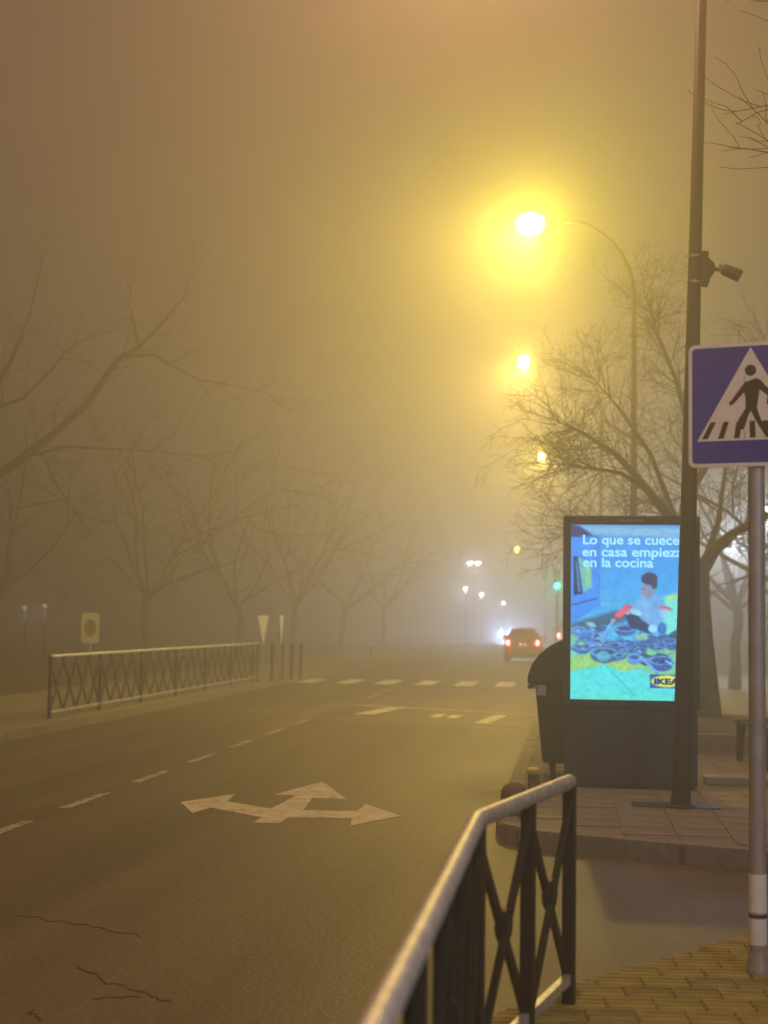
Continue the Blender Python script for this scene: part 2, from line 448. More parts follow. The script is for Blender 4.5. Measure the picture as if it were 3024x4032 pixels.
for k in range(6):
    x = -.19+k*.066; t = .018*(2.6-k)/2.6
    MB().prism([(x-t-.014,-.155),(x-t+.012,-.155),(x+t+.014,-.078),(x+t-.010,-.078)], z0, z1+.0006, SM).build('stripe', M_BLACK, pl)
for z in (2.42, 2.67):
    MB().quad_box(-.06,.06,-.045,.048,z-.018,z+.018).build('clamp', M_GALV, ps)
MB().quad_box(.03,.045,-.062,-.045,2.81,2.845).build('clip', M_IRON, ps)

# ------------------------------------------------------------------ street lamps
M_POLE = mat('brown_pole', (0.034,0.024,0.021), 0.5, 0.15, vary=0.25, scale=4)
M_BOWL = emit('sodium_bowl', (1.0,0.80,0.38), 60.0)
def street_lamp(label, x, y, lean=(0,0), height=9.1, reach=1.95, col=SODIUM, base_r=.083, bowl=1.0, glow=0.0, beam=1.0, tilt=18, bulb=0):
    bmat = emit('sodium_%s' % label[:24], col, glow) if glow else M_BOWL
    t = thing('street_lamp', label, 'street lamp', (x, y, 0), 0, 'sodium street lamps along the kerb')
    pts = []; rad = []
    hs_ = height-1.5
    for k in range(9):
        z = hs_*k/8; pts.append((lean[0]*z, lean[1]*z, z)); rad.append(base_r-(base_r-.043)*(z/hs_))
    ax, ay = lean[0]*hs_, lean[1]*hs_
    MB().tube(pts, rad, 14).build('pole', M_POLE, t, smooth=True)
    arm = []; ar = []
    for k in range(9):
        a = PI/2*k/8
        arm.append((ax-(reach-.35)*(1-math.cos(a)), ay, hs_+1.48*math.sin(a))); ar.append(.043-.012*k/8)
    arm.append((ax-reach-.1, ay, hs_+1.5+.13)); ar.append(.03)
    MB().tube(arm, ar, 10).build('arm', M_POLE, t, smooth=True)
    hx = ax-reach-.25
    MB().lathe([(.0,.20),(.06,.195),(.10,.16),(.115,.12),(.115,.10)][::-1], (hx, ay, height), 20, 1.9*bowl, 1.0*bowl).build('housing', M_POLE, t, smooth=True)
    MB().lathe([(.10,.15),(.17,.11),(.215,.04),(.225,-.04),(.20,-.13),(.14,-.195),(.07,-.23),(.0,-.24)][::-1], (hx, ay, height-.025), 20, 1.02*bowl, 1.02*bowl).build('bowl', bmat, t, smooth=True)
    MB().lathe([(base_r+.05,0),(base_r+.05,.015),(base_r+.004,.03),(base_r+.004,.09),(base_r,.10)], n=14).build('foot', M_POLE, t)
    if bulb:        # a clear glass globe with a bulb inside
        nt = bmat.node_tree; e_ = next(n for n in nt.nodes if n.type == 'EMISSION'); o_ = next(n for n in nt.nodes if n.type == 'OUTPUT_MATERIAL')
        tr_ = nt.nodes.new('ShaderNodeBsdfTransparent'); mx_ = nt.nodes.new('ShaderNodeMixShader'); mx_.inputs[0].default_value = .22
        nt.links.new(tr_.outputs[0], mx_.inputs[1]); nt.links.new(e_.outputs[0], mx_.inputs[2]); nt.links.new(mx_.outputs[0], o_.inputs[0])
        light('bulb_light', 'POINT', (hx, ay, height-.07), col, LAMP_W*bulb, t, .10)
    if beam:
        l = light('lamp_light', 'SPOT', (hx, ay, height-(.12 if bulb else .44)), (1.0,.66,.14) if col is SODIUM else col, LAMP_W*beam, t, .12)
        l.data.spot_size = math.radians(170); l.data.spot_blend = .6; l.rotation_euler = (0, math.radians(tilt), 0)
    return t
street_lamp('brown lamp post standing before the lit advertising panel, lamp head above the picture', .93, 13.45, (.026,.01), col=(1.0,.46,.20), beam=.55, tilt=6)
street_lamp('street lamp over the road with the brightest, widest yellow glow', 1.12, 28.6, (0,0), col=SODIUM, glow=260, bowl=1.15, reach=1.68, beam=1.95, tilt=36, bulb=.8)
street_lamp('street lamp over the road, second in the row of glowing lamps beyond the panel', .8, 43.9, (0,0), col=(1.0,.64,.14), glow=300, bowl=.68, beam=2.3, bulb=.5)
street_lamp('small yellow street lamp glowing through the twigs of the bare tree', .8, 69.5, (0,0), glow=320, bowl=.66, beam=2.2, bulb=.5)
street_lamp('faint farthest yellow street lamp above the red car', -2.0, 118, (0,0), glow=120, height=7.2, bowl=.8, beam=.8, bulb=.2)
street_lamp('brown lamp post beside the near pavement behind the railing', 1.15, -1.9, (0,0), col=(1.0,.40,.10), beam=.62, tilt=6)

# flood light clamped to the near lamp post
fl = thing('flood_light', 'small dark flood light clamped on the brown lamp post', 'flood light', (1.05,13.49,4.66)); fl.scale = (.74,.74,.74)
for z in (-.16, .15):
    MB().lathe([(.068,z-.015),(.075,z-.015),(.075,z+.015),(.068,z+.015)], n=16).build('clamp_band', M_STEEL, fl)
    MB().quad_box(-.13,-.065,-.012,.012,z-.01,z+.01).build('clamp_bolt', M_STEEL, fl)
MB().prism([(.06,-.20),(.15,-.22),(.19,-.10),(.24,-.03),(.23,.05),(.16,.12),(.16,.20),(.06,.20)], -.06, .06, Matrix(((1,0,0,0),(0,0,1,0),(0,1,0,0),(0,0,0,1)))).build('bracket', M_POLE, fl, bevel=.01)
MB().tube([(.21,0,0),(.30,0,-.02)], .022, 8).build('arm', M_POLE, fl)
MB().quad_box(.285,.335,-.03,.03,-.05,.05).build('knuckle', mat('pale_grey', (.5,.48,.45), .5), fl, bevel=.008)
MB().tube([(.32,-.02,-.01),(.34,-.02,-.02),(.52,-.04,-.105),(.53,-.04,-.11)], [.05,.068,.075,.06], 14).build('head', M_IRON, fl, smooth=True)

# ------------------------------------------------------------------ advertising panel
KX0, KX1, KY, KZ = -.085, 1.20, 14.78, 2.585
ap = thing('advertising_panel', 'tall dark advertising panel with a bright blue lit screen of a child among pots', 'advertising panel', ((KX0+KX1)/2, KY, 0))
kw = (KX1-KX0)/2
M_PANEL = mat('panel_grey', (0.034,0.046,0.078), 0.45, 0.2, vary=0.12, scale=3)
M_FRAME = mat('panel_frame', (0.022,0.025,0.034), 0.4, 0.2, vary=0.1)
MB().quad_box(-kw+.02,kw-.02,0.03,.24,0.03,.74).build('base_cabinet', M_PANEL, ap, bevel=.012)
MB().quad_box(-kw+.05,kw-.05,0.05,.22,0,.03).build('plinth', M_FRAME, ap)
MB().quad_box(-kw,kw,0.04,.26,.741,KZ).build('housing', M_FRAME, ap, bevel=.02)
sx0, sx1, sz0, sz1 = -kw+.075, kw-.075, .835, 2.495
for nm, b in (('frame_side',(-kw,sx0,0,.045,.76,KZ-.01)),('frame_side',(sx1,kw,0,.045,.76,KZ-.01)),('frame_top',(sx0,sx1,.001,.045,sz1,KZ-.01)),('frame_bottom',(sx0,sx1,.001,.045,.76,sz0))):
    MB().quad_box(*b).build(nm, M_FRAME, ap, bevel=.004)
MB().quad_box(-.12,.12,-.003,.001,KZ-.055,KZ-.04).build('maker_strip', mat('strip_grey', (.16,.17,.19), .5), ap)

# the picture on the screen, painted as flat print on a fine grid of vertices
W_, H_ = 131, 193
U, V = np.meshgrid(np.linspace(0,1,W_), np.linspace(0,1,H_))
X = 165+U*805; Y = 185+V*1195
img = np.zeros((H_, W_, 3))
def paint(a, c, op=1.0):
    a = np.clip(a, 0, 1)[..., None]*op
    img[:] = img*(1-a)+np.array(c)*a
def poly(pts, c, op=1.0, soft=5.0):
    ins = np.zeros(X.shape, bool); d = np.full(X.shape, 1e9)
    n = len(pts)
    for i in range(n):
        x1, y1 = pts[i]; x2, y2 = pts[(i+1) % n]
        with np.errstate(divide='ignore', invalid='ignore'):
            cond = ((y1 > Y) != (y2 > Y)) & (X < (x2-x1)*(Y-y1)/((y2-y1) if y2 != y1 else 1e-9)+x1)
        ins ^= cond
        L2 = max(1e-9, (x2-x1)**2+(y2-y1)**2)
        t = np.clip(((X-x1)*(x2-x1)+(Y-y1)*(y2-y1))/L2, 0, 1)
        d = np.minimum(d, np.hypot(X-x1-t*(x2-x1), Y-y1-t*(y2-y1)))
    paint(np.where(ins, .5+d/(2*soft), .5-d/(2*soft)), c, op)
def ell(cx, cy, rx, ry, c, op=1.0, ang=0.0, soft=5.0):
    ca, sa = math.cos(ang), math.sin(ang)
    dx = (X-cx)*ca+(Y-cy)*sa; dy = -(X-cx)*sa+(Y-cy)*ca
    q = np.sqrt((dx/rx)**2+(dy/ry)**2)
    paint((1-q)*min(rx,ry)/(2*soft)+.5, c, op)
def ring(cx, cy, rx, ry, c, wd=6, op=1.0):
    q = np.sqrt(((X-cx)/rx)**2+((Y-cy)/ry)**2)
    paint(1-np.abs(q-1)*min(rx,ry)/wd, c, op)
def stroke(x1, y1, x2, y2, wd, c, op=1.0):
    L2 = (x2-x1)**2+(y2-y1)**2; t = np.clip(((X-x1)*(x2-x1)+(Y-y1)*(y2-y1))/L2, 0, 1)
    paint(.5+(wd/2-np.hypot(X-x1-t*(x2-x1), Y-y1-t*(y2-y1)))/8, c, op)
for k in range(3):
    img[..., k] = np.interp(Y, [185,420,800,1380], [[.24,.15,.20,.30],[.56,.58,.66,.88],[.90,.93,.93,.85]][k])
poly([(230,196),(980,205),(980,285),(640,262),(330,258)], (.50,.70,.86), 1, 14)
poly([(160,180),(225,196),(320,265),(160,285)], (.10,.14,.34), 1, 8)
poly([(160,270),(345,268),(357,745),(160,868)], (.15,.52,.96))
poly([(345,268),(357,268),(360,745),(352,748)], (.18,.40,.80), .7)
poly([(180,405),(212,405),(248,658),(186,672)], (.07,.10,.26))
poly([(212,415),(290,435),(306,620),(246,652)], (.40,.74,.72), 1, 8)
poly([(255,480),(292,470),(302,580),(270,600)], (.62,.86,.45), .8, 16)
poly([(196,440),(206,436),(232,640),(214,650)], (.30,.56,.88), .8)
stroke(175,738,342,690,9,(.08,.16,.40))
stroke(240,268,345,262,12,(.20,.42,.80),.7)
poly([(165,868),(470,770),(560,800),(520,850),(165,935)], (.16,.24,.34), .85, 16)
poly([(160,930),(300,980),(600,1010),(860,1020),(980,980),(980,1240),(160,1260)], (.50,.80,.52), 1, 18)
poly([(160,1050),(300,1035),(330,1065),(160,1085)], (.42,.88,.82), .8, 14)
poly([(160,1090),(330,1075),(560,1170),(520,1190),(400,1145),(160,1192)], (.64,.84,.36), .9, 12)
poly([(400,1120),(620,1110),(660,1165),(540,1190),(470,1180)], (.72,.84,.28), .8, 12)
poly([(160,1192),(400,1142),(520,1186),(640,1158),(705,1210),(980,1200),(980,1390),(160,1390)], (.28,.90,.88), 1, 10)
poly([(160,1330),(980,1340),(980,1390),(160,1390)], (.36,.90,.76), .6, 24)
stroke(405,1150,590,1345,7,(.16,.62,.68),.8); stroke(300,1215,380,1310,5,(.20,.70,.76),.5)
poly([(770,690),(860,655),(985,640),(985,1010),(800,1010),(780,860)], (.46,.93,.84), 1, 20)
poly([(800,670),(870,655),(870,690),(800,695)], (.70,.88,.40), .9, 10)
rp_ = random.Random(21)
for k in range(46):                          # the heap of pots and pans
    t = rp_.random(); cx = 215+t*690; cy = 880+rp_.random()*210+t*60
    rx = rp_.uniform(26,62); ry = rx*rp_.uniform(.45,.8)
    base = rp_.choice([(.13,.26,.56),(.18,.36,.70),(.10,.16,.36),(.24,.44,.80),(.20,.30,.62)])
    ell(cx, cy, rx, ry, base, .9, rp_.uniform(-.5,.5))
    ring(cx, cy-ry*.25, rx*.9, ry*.55, rp_.choice([(.42,.70,.94),(.34,.58,.90),(.10,.14,.30)]), 6, .75)
    if rp_.random() < .4: ell(cx+rp_.uniform(-20,20), cy, 13, 9, (.56,.82,.96), .8)
for cx, cy, rx, ry, c in [(390,1075,92,58,(.17,.30,.55)),(590,1100,48,42,(.34,.52,.82)),(770,1125,82,56,(.13,.24,.60)),(235,1000,44,24,(.20,.34,.46)),(490,1085,30,24,(.20,.38,.62)),(530,905,70,40,(.20,.28,.62))]:
    ell(cx, cy, rx, ry, c); ring(cx, cy-ry*.3, rx*.92, ry*.5, (.46,.74,.92), 7, .8); ell(cx, cy-ry*.25, rx*.6, ry*.32, (.08,.14,.36), .7)
for k in range(150):
    t = rp_.random(); cx = 205+t*700; cy = 870+rp_.random()*230+t*70; a_ = rp_.uniform(0,PI); l_ = rp_.uniform(8,26)
    stroke(cx, cy, cx+l_*math.cos(a_), cy+l_*.6*math.sin(a_), rp_.uniform(2,5), rp_.choice([(.06,.09,.24),(.10,.16,.36),(.50,.78,.95),(.34,.56,.86),(.28,.30,.58)]), .75)
ell(385,1085,46,36,(.34,.74,.80),.8); ell(235,1000,24,12,(.52,.84,.70))
stroke(640,1090,745,1195,20,(.40,.66,.88)); stroke(800,1110,850,1140,14,(.44,.74,.92))
ell(640,950,42,24,(.56,.80,.60),.9); ell(300,870,34,16,(.60,.86,.90),.8,.3)
poly([(525,800),(600,790),(700,850),(750,890),(700,930),(560,885)], (.07,.11,.30), 1, 8)                # trousers
poly([(560,755),(610,690),(650,655),(735,668),(800,720),(800,800),(770,865),(690,868),(640,830),(600,790)], (.42,.66,.90), 1, 8)
poly([(640,690),(700,700),(690,860),(640,830)], (.50,.72,.93), .6, 14)
ell(600,782,44,20,(.62,.86,.92),1,.3)
ell(682,622,48,68,(.52,.52,.70)); ell(655,640,24,34,(.62,.58,.72),.7); ell(690,552,54,42,(.13,.11,.22)); ell(722,585,22,38,(.15,.13,.25))
stroke(640,622,658,622,7,(.20,.18,.34)); stroke(640,652,662,655,6,(.45,.28,.45),.8)
poly([(540,722),(580,745),(500,825),(455,815),(470,785)], (.96,.30,.40), 1, 7)
stroke(560,770,545,790,22,(.70,.60,.72)); ell(450,840,18,16,(.72,.52,.70)); stroke(445,850,372,958,14,(.46,.74,.96)); ell(378,962,24,30,(.36,.62,.86))
ell(795,752,40,15,(.86,.34,.42),1,.15); ell(790,790,30,34,(.62,.82,.94),.7)
ell(714,892,32,30,(.62,.86,.95)); ell(775,890,30,40,(.10,.30,.66),.8)
for k, (a, b) in enumerate([(365,455),(365,520),(365,480)]):
    stroke(a, 636+k*22, b, 636+k*22, 5, (.36,.74,.98), .6)
poly([(694,1203),(918,1203),(918,1296),(694,1296)], (.06,.22,.58), 1, 3)
ell(806,1249,104,40,(.93,.90,.22),1,0,3)
def lin(a): return np.where(a <= .04045, a/12.92, ((a+.055)/1.055)**2.4)
nz = np.random.RandomState(3).rand(H_, W_)
for _ in range(3): nz = (nz+np.roll(nz,1,0)+np.roll(nz,1,1)+np.roll(nz,-1,0)+np.roll(nz,-1,1))/5
nz = (nz-.5)/nz.std()
img *= (1+.035*nz)[..., None]
img = img*.78+np.array((.34,.68,.86))*.22
imgl = lin(np.clip(img, 0, 1))
vs = np.stack([sx0+U*(sx1-sx0), np.full(U.shape, .034), sz1+V*(sz0-sz1)], -1).reshape(-1, 3)
fs = []
for j in range(H_-1):
    for i in range(W_-1):
        a = j*W_+i; fs.append((a, a+W_, a+W_+1, a+1))
me = bpy.data.meshes.new('screen'); me.from_pydata(vs.tolist(), [], fs)
at = me.color_attributes.new('print', 'FLOAT_COLOR', 'POINT')
at.data.foreach_set('color', np.concatenate([imgl.reshape(-1,3), np.ones((W_*H_,1))], 1).ravel())
m = bpy.data.materials.new('lit_screen'); m.use_nodes = True; nt = m.node_tree; nt.nodes.clear()
ca = nt.nodes.new('ShaderNodeVertexColor'); ca.layer_name = 'print'
e = nt.nodes.new('ShaderNodeEmission'); e.inputs[1].default_value = 1.4; o = nt.nodes.new('ShaderNodeOutputMaterial')
nt.links.new(ca.outputs[0], e.inputs[0]); nt.links.new(e.outputs[0], o.inputs[0])
screen = obj('screen', me, m, ap)
def lettering(name, body, px0, px1, base, cap, m, off=.02, depth=.030, gap=13):
    """text between px0..px1 in poster units with its baseline at base and capital height cap"""
    cu = bpy.data.curves.new(name, 'FONT'); cu.body = body; cu.offset = off
    tmp = bpy.data.objects.new(name, cu); COL.objects.link(tmp)
    dg = bpy.context.evaluated_depsgraph_get(); me = bpy.data.meshes.new_from_object(tmp.evaluated_get(dg))
    bpy.data.objects.remove(tmp); bpy.data.curves.remove(cu)
    xs = [v.co.x for v in me.vertices]; a, b = min(xs), max(xs)
    k = (sx1-sx0)/805; kv = (sz1-sz0)/1195
    for v in me.vertices:
        gx = px0+(v.co.x-a)/(b-a)*(px1-px0); gy = base-v.co.y/.73*cap
        v.co = (sx0+(gx-165)*k, depth, sz1-(gy-185)*kv)
    me.materials.clear()
    par = list(range(len(me.vertices)))
    def find(i):
        while par[i] != i: par[i] = par[par[i]]; i = par[i]
        return i
    for e_ in me.edges:
        p_, q_ = find(e_.vertices[0]), find(e_.vertices[1])
        if p_ != q_: par[p_] = q_
    isl = {}
    for v in me.vertices: isl.setdefault(find(v.index), []).append(v.index)
    spans = sorted((min(me.vertices[i].co.x for i in L_), max(me.vertices[i].co.x for i in L_), L_) for L_ in isl.values())
    grp = {}; g = 0; last = None
    for x0_, x1_, L_ in spans:
        if last is not None and x0_-last > gap*k: g += 1
        last = x1_ if last is None else max(last, x1_)
        for i in L_: grp[i] = g
    for gi in range(g+1):
        bm = bmesh.new(); bm.from_mesh(me); bm.verts.ensure_lookup_table()
        bmesh.ops.delete(bm, geom=[v for v in bm.verts if grp[v.index] != gi], context='VERTS')
        m2 = bpy.data.meshes.new(name); bm.to_mesh(m2); bm.free()
        obj(name, m2, m, screen)
M_LET = emit('lit_lettering', srgb(.60,.88,1.0), 1.5)
lettering('headline', 'Lo que se cuece', 245, 888, 318, 66, M_LET)
lettering('headline', 'en casa empieza', 240, 912, 401, 66, M_LET)
lettering('headline', 'en la cocina', 246, 716, 474, 66, M_LET)
lettering('price', '44,\u2014', 365, 505, 752, 48, emit('lit_price', srgb(.42,.78,1.0), 1.1))
lettering('emblem_letters', 'IKEA', 722, 892, 1268, 38, emit('lit_emblem', srgb(.05,.20,.50), 1.0), off=.06)

# ------------------------------------------------------------------ waste container behind the panel
M_BIN = mat('dark_bin', (0.014,0.020,0.036), 0.45, vary=0.15, scale=3)
wc = thing('waste_container', 'dark rounded waste container on wheels half behind the lit panel', 'waste container', (.14,15.22,0))
mb = MB()
mb.v = [(-.42,.07,.18),(.42,.07,.18),(.42,1.23,.18),(-.42,1.23,.18),(-.50,0,1.0),(.50,0,1.0),(.50,1.3,1.0),(-.50,1.3,1.0)]
mb.f = [(0,3,2,1),(4,5,6,7),(0,1,5,4),(1,2,6,5),(2,3,7,6),(3,0,4,7)]
mb.build('body', M_BIN, wc, bevel=.035, seg=3)
prof = [(-.57,.955),(-.565,1.03),(-.53,1.14),(-.46,1.24),(-.36,1.32),(-.24,1.385),(-.08,1.43),(.10,1.45),(.30,1.43),(.44,1.36),(.52,1.24),(.55,1.10),(.55,.96)]
XZ = Matrix(((1,0,0,0),(0,0,1,0),(0,1,0,0),(0,0,0,1)))
MB().prism(prof, -.04, 1.34, XZ).build('lid', M_BIN, wc, bevel=.025, seg=3)
MB().quad_box(-.475,-.385,-.012,-.004,.845,.945).build('sticker', mat('sticker', (.45,.55,.80), .5), wc)
MB().quad_box(-.57,-.505,.10,.40,.90,.94).build('handle', mat('pale_grey', (.5,.48,.45)), wc)
for x in (-.32,.32):
    for y in (.22,1.08):
        me = MB().lathe([(.03,-.025),(.09,-.022),(.09,.022),(.03,.025)], n=14).mesh('wheel'); me.transform(Matrix.Rotation(PI/2,4,'Y'))
        obj('wheel', me, M_BLACK, wc, (x,y,.09)); MB().quad_box(x-.035,x+.035,y-.03,y+.03,.10,.185).build('caster_fork', M_GALV, wc)

# ------------------------------------------------------------------ bollards at the corner
M_STONE = mat('ochre_stone', (0.15,0.125,0.075), 0.9, vary=0.3, scale=14, bump=0.6, bscale=40)
bo = thing('stone_bollard', 'low rounded stone bollard at the pavement corner behind the railing', 'bollard', (-.45,12.62,0))
MB().lathe([(.13,0),(.13,.03),(.115,.06)], n=18).build('foot', M_STONE, bo)
MB().lathe([(.11,.06),(.115,.10),(.115,.16),(.11,.20),(.085,.235),(.04,.255),(0.0,.26)], n=20).build('ball', M_STONE, bo, smooth=True)
cb = thing('capped_bollard', 'short bollard with a pale yellow cap beside the waste container', 'bollard', (-.32,13.6,0))
MB().lathe([(.06,0),(.055,.15),(.05,.24)], n=14).build('post', M_STONE, cb, smooth=True)
MB().lathe([(.064,.24),(.066,.27),(.05,.29),(0,.295)], n=14).build('cap', mat('yellow_cap', (.62,.52,.20), .5), cb, smooth=True)

# ------------------------------------------------------------------ right pavement furniture
uc = MB().quad_box(.52,1.26,13.36,13.72,.004,.012).build('utility_cover', mat('cover_iron', (.05,.05,.05), .5, .4, bump=.4, bscale=30), None)
uc['label'] = 'dark flat metal utility cover around the foot of the lamp post'; uc['category'] = 'cover'
st = thing('stone_edging', 'pale low stone edging across the pavement behind the panel', 'edging', (2.6,15.6,0))
for k in range(4):
    MB().quad_box(-1.30+k*.75,-.57+k*.75,-.16,.16,.0,.07).build('edging_stone', mat('pale_stone', (.42,.42,.40), .7, vary=.15), st, bevel=.01)
pw = thing('planter_kerb', 'low dark planter kerb around the bare tree', 'planter', (3.0,20.2,0))
for (a, b, c, d) in ((-1.9,-.95,-.9,-.7),(-.93,.02,-.9,-.7),(.04,.99,-.9,-.7),(1.01,1.96,-.9,-.7)):
    MB().quad_box(a,b,c,d,0,.22).build('planter_stone', M_KERB, pw, bevel=.01)
MB().quad_box(-1.9,1.96,-.69,4.6,0,.16).build('soil_bed', M_SOIL, pw)
be = thing('park_bench', 'dark slatted bench seen end-on behind the sign pole', 'bench', (2.28,17.6,0), math.radians(8))
M_WOOD = mat('bench_wood', (0.05,0.035,0.022), .7, vary=.3, scale=10)
for x in (-.30,-.19,-.08,.03): MB().quad_box(x,x+.085,-.8,.8,.43,.46).build('seat_slat', M_WOOD, be, bevel=.006)
for k in range(4):
    MB().quad_box(-.04,.0,-.8,.8,0,.085, Matrix.Translation((.13+.035*k,0,.52+.11*k)) @ Matrix.Rotation(math.radians(18),4,'Y')).build('back_slat', M_WOOD, be, bevel=.006)
for y in (-.65,.65):
    MB().prism([(-.30,0),(-.24,0),(-.20,.42),(.08,.42),(.20,0),(.27,0),(.15,.46),(.30,.95),(.25,.96),(.10,.50),(-.30,.47)], y-.025, y+.025, XZ).build('leg', M_IRON, be)

# ------------------------------------------------------------------ signs and posts across the road
M_PALE = mat('pale_sign', (0.66,0.71,0.80), .5, vary=.1)
s1 = thing('information_sign', 'pale upright sign plate with a grey disc behind the long railing', 'road sign', (-10.85,33.95,0), math.radians(12))
MB().tube([(0,0.03,-.02),(0,0.03,1.55)], .03, 10).build('pole', M_GALV, s1)
pl = MB().prism(rrect(-.20,.20,.95,1.64,.07), -.012, 0, Matrix(((1,0,0,0),(0,0,-1,0),(0,1,0,0),(0,0,0,1)))).build('plate', M_PALE, s1)
MB().prism([(.135*math.cos(a), 1.30+.20*math.sin(a)) for a in [2*PI*k/24 for k in range(24)]], .0, .003, Matrix(((1,0,0,0),(0,0,-1,0),(0,1,0,0),(0,0,0,1)))).build('disc', mat('grey_disc', (.25,.23,.20), .6), pl)
for (x, y, lab, rz) in ((-7.66,37.95,'pale triangular give-way sign, turned edge-on, at the end of the long railing', 82),(-7.34,38.7,'pale triangular give-way sign, turned edge-on, among the dark posts by the crosswalk', 94)):
    g = thing('give_way_sign', lab, 'road sign', (x, y, 0), math.radians(rz))
    MB().tube([(0,0.03,0),(0,0.03,1.62)], .028, 10).build('pole', M_GALV, g)
    GX = Matrix(((1,0,0,0),(0,0,-1,0),(0,1,0,0),(0,0,0,1)))
    pl = MB().prism([(-.03,.93),(.03,.93),(.40,1.60),(.37,1.65),(-.37,1.65),(-.40,1.60)], -.01, 0, GX).build('plate', M_PALE, g)
    MB().prism([(0,1.08),(.26,1.555),(-.26,1.555)], 0, .003, GX).build('white_field', M_SWHITE, pl)
for k, (x, y) in enumerate([(-7.55,38.6),(-7.42,39.3),(-7.28,39.9),(-7.15,40.5)]):
    p = thing('post_bollard', 'slim dark iron post in the short row between long railing and crosswalk', 'bollard', (x, y, 0), 0, 'slim posts by the crosswalk')
    MB().lathe([(.055,0),(.055,.04),(.040,.05),(.040,.80),(.052,.82),(.052,.87),(.03,.93),(0,.94)], n=12).build('shaft', M_IRON, p, smooth=True)
mk = thing('marker_post', 'small white marker plate on a short post far along the left kerb', 'marker', (-7.75,59.6,0))
MB().quad_box(-.03,.03,0,.04,0,.80).build('post', M_IRON, mk); MB().quad_box(-.11,.11,-.012,0,.58,.76).build('plate', M_PALE, mk)

# traffic light
tl = thing('traffic_light', 'traffic light showing green beside the road beyond the panel', 'traffic light', (-.62,65.5,0))
MB().tube([(0,.1,-.14),(0,.1,3.6)], .05, 10).build('pole', M_IRON, tl)
MB().quad_box(-.14,.14,-.12,.06,2.95,3.85).build('housing', M_BLACK, tl, bevel=.02)
for z, m in ((3.69,mat('red_off',(.10,.01,.01),.3)),(3.42,mat('amber_off',(.12,.06,.01),.3)),(3.14,emit('green_lens',(.02,.85,.60),30.0))):
    me = MB().lathe([(.10,0),(.09,.02),(.05,.035),(0,.04)], n=16).mesh('lens'); me.transform(Matrix.Rotation(PI/2,4,'X'))
    obj('lens', me, m, tl, (0,-.12,z)); MB().prism([(.125*math.cos(a),.125*math.sin(a)) for a in [PI*k/10 for k in range(11)]]+[(.112*math.cos(a),.112*math.sin(a)) for a in [PI*k/10 for k in range(10,-1,-1)]],-.13,0,Matrix.Translation((0,-.12,z)) @ Matrix(((1,0,0,0),(0,0,1,0),(0,1,0,0),(0,0,0,1)))).build('visor', M_BLACK, tl)
light('signal_light', 'POINT', (0,-.35,3.14), (.02,.9,.65), 150, tl, .1)

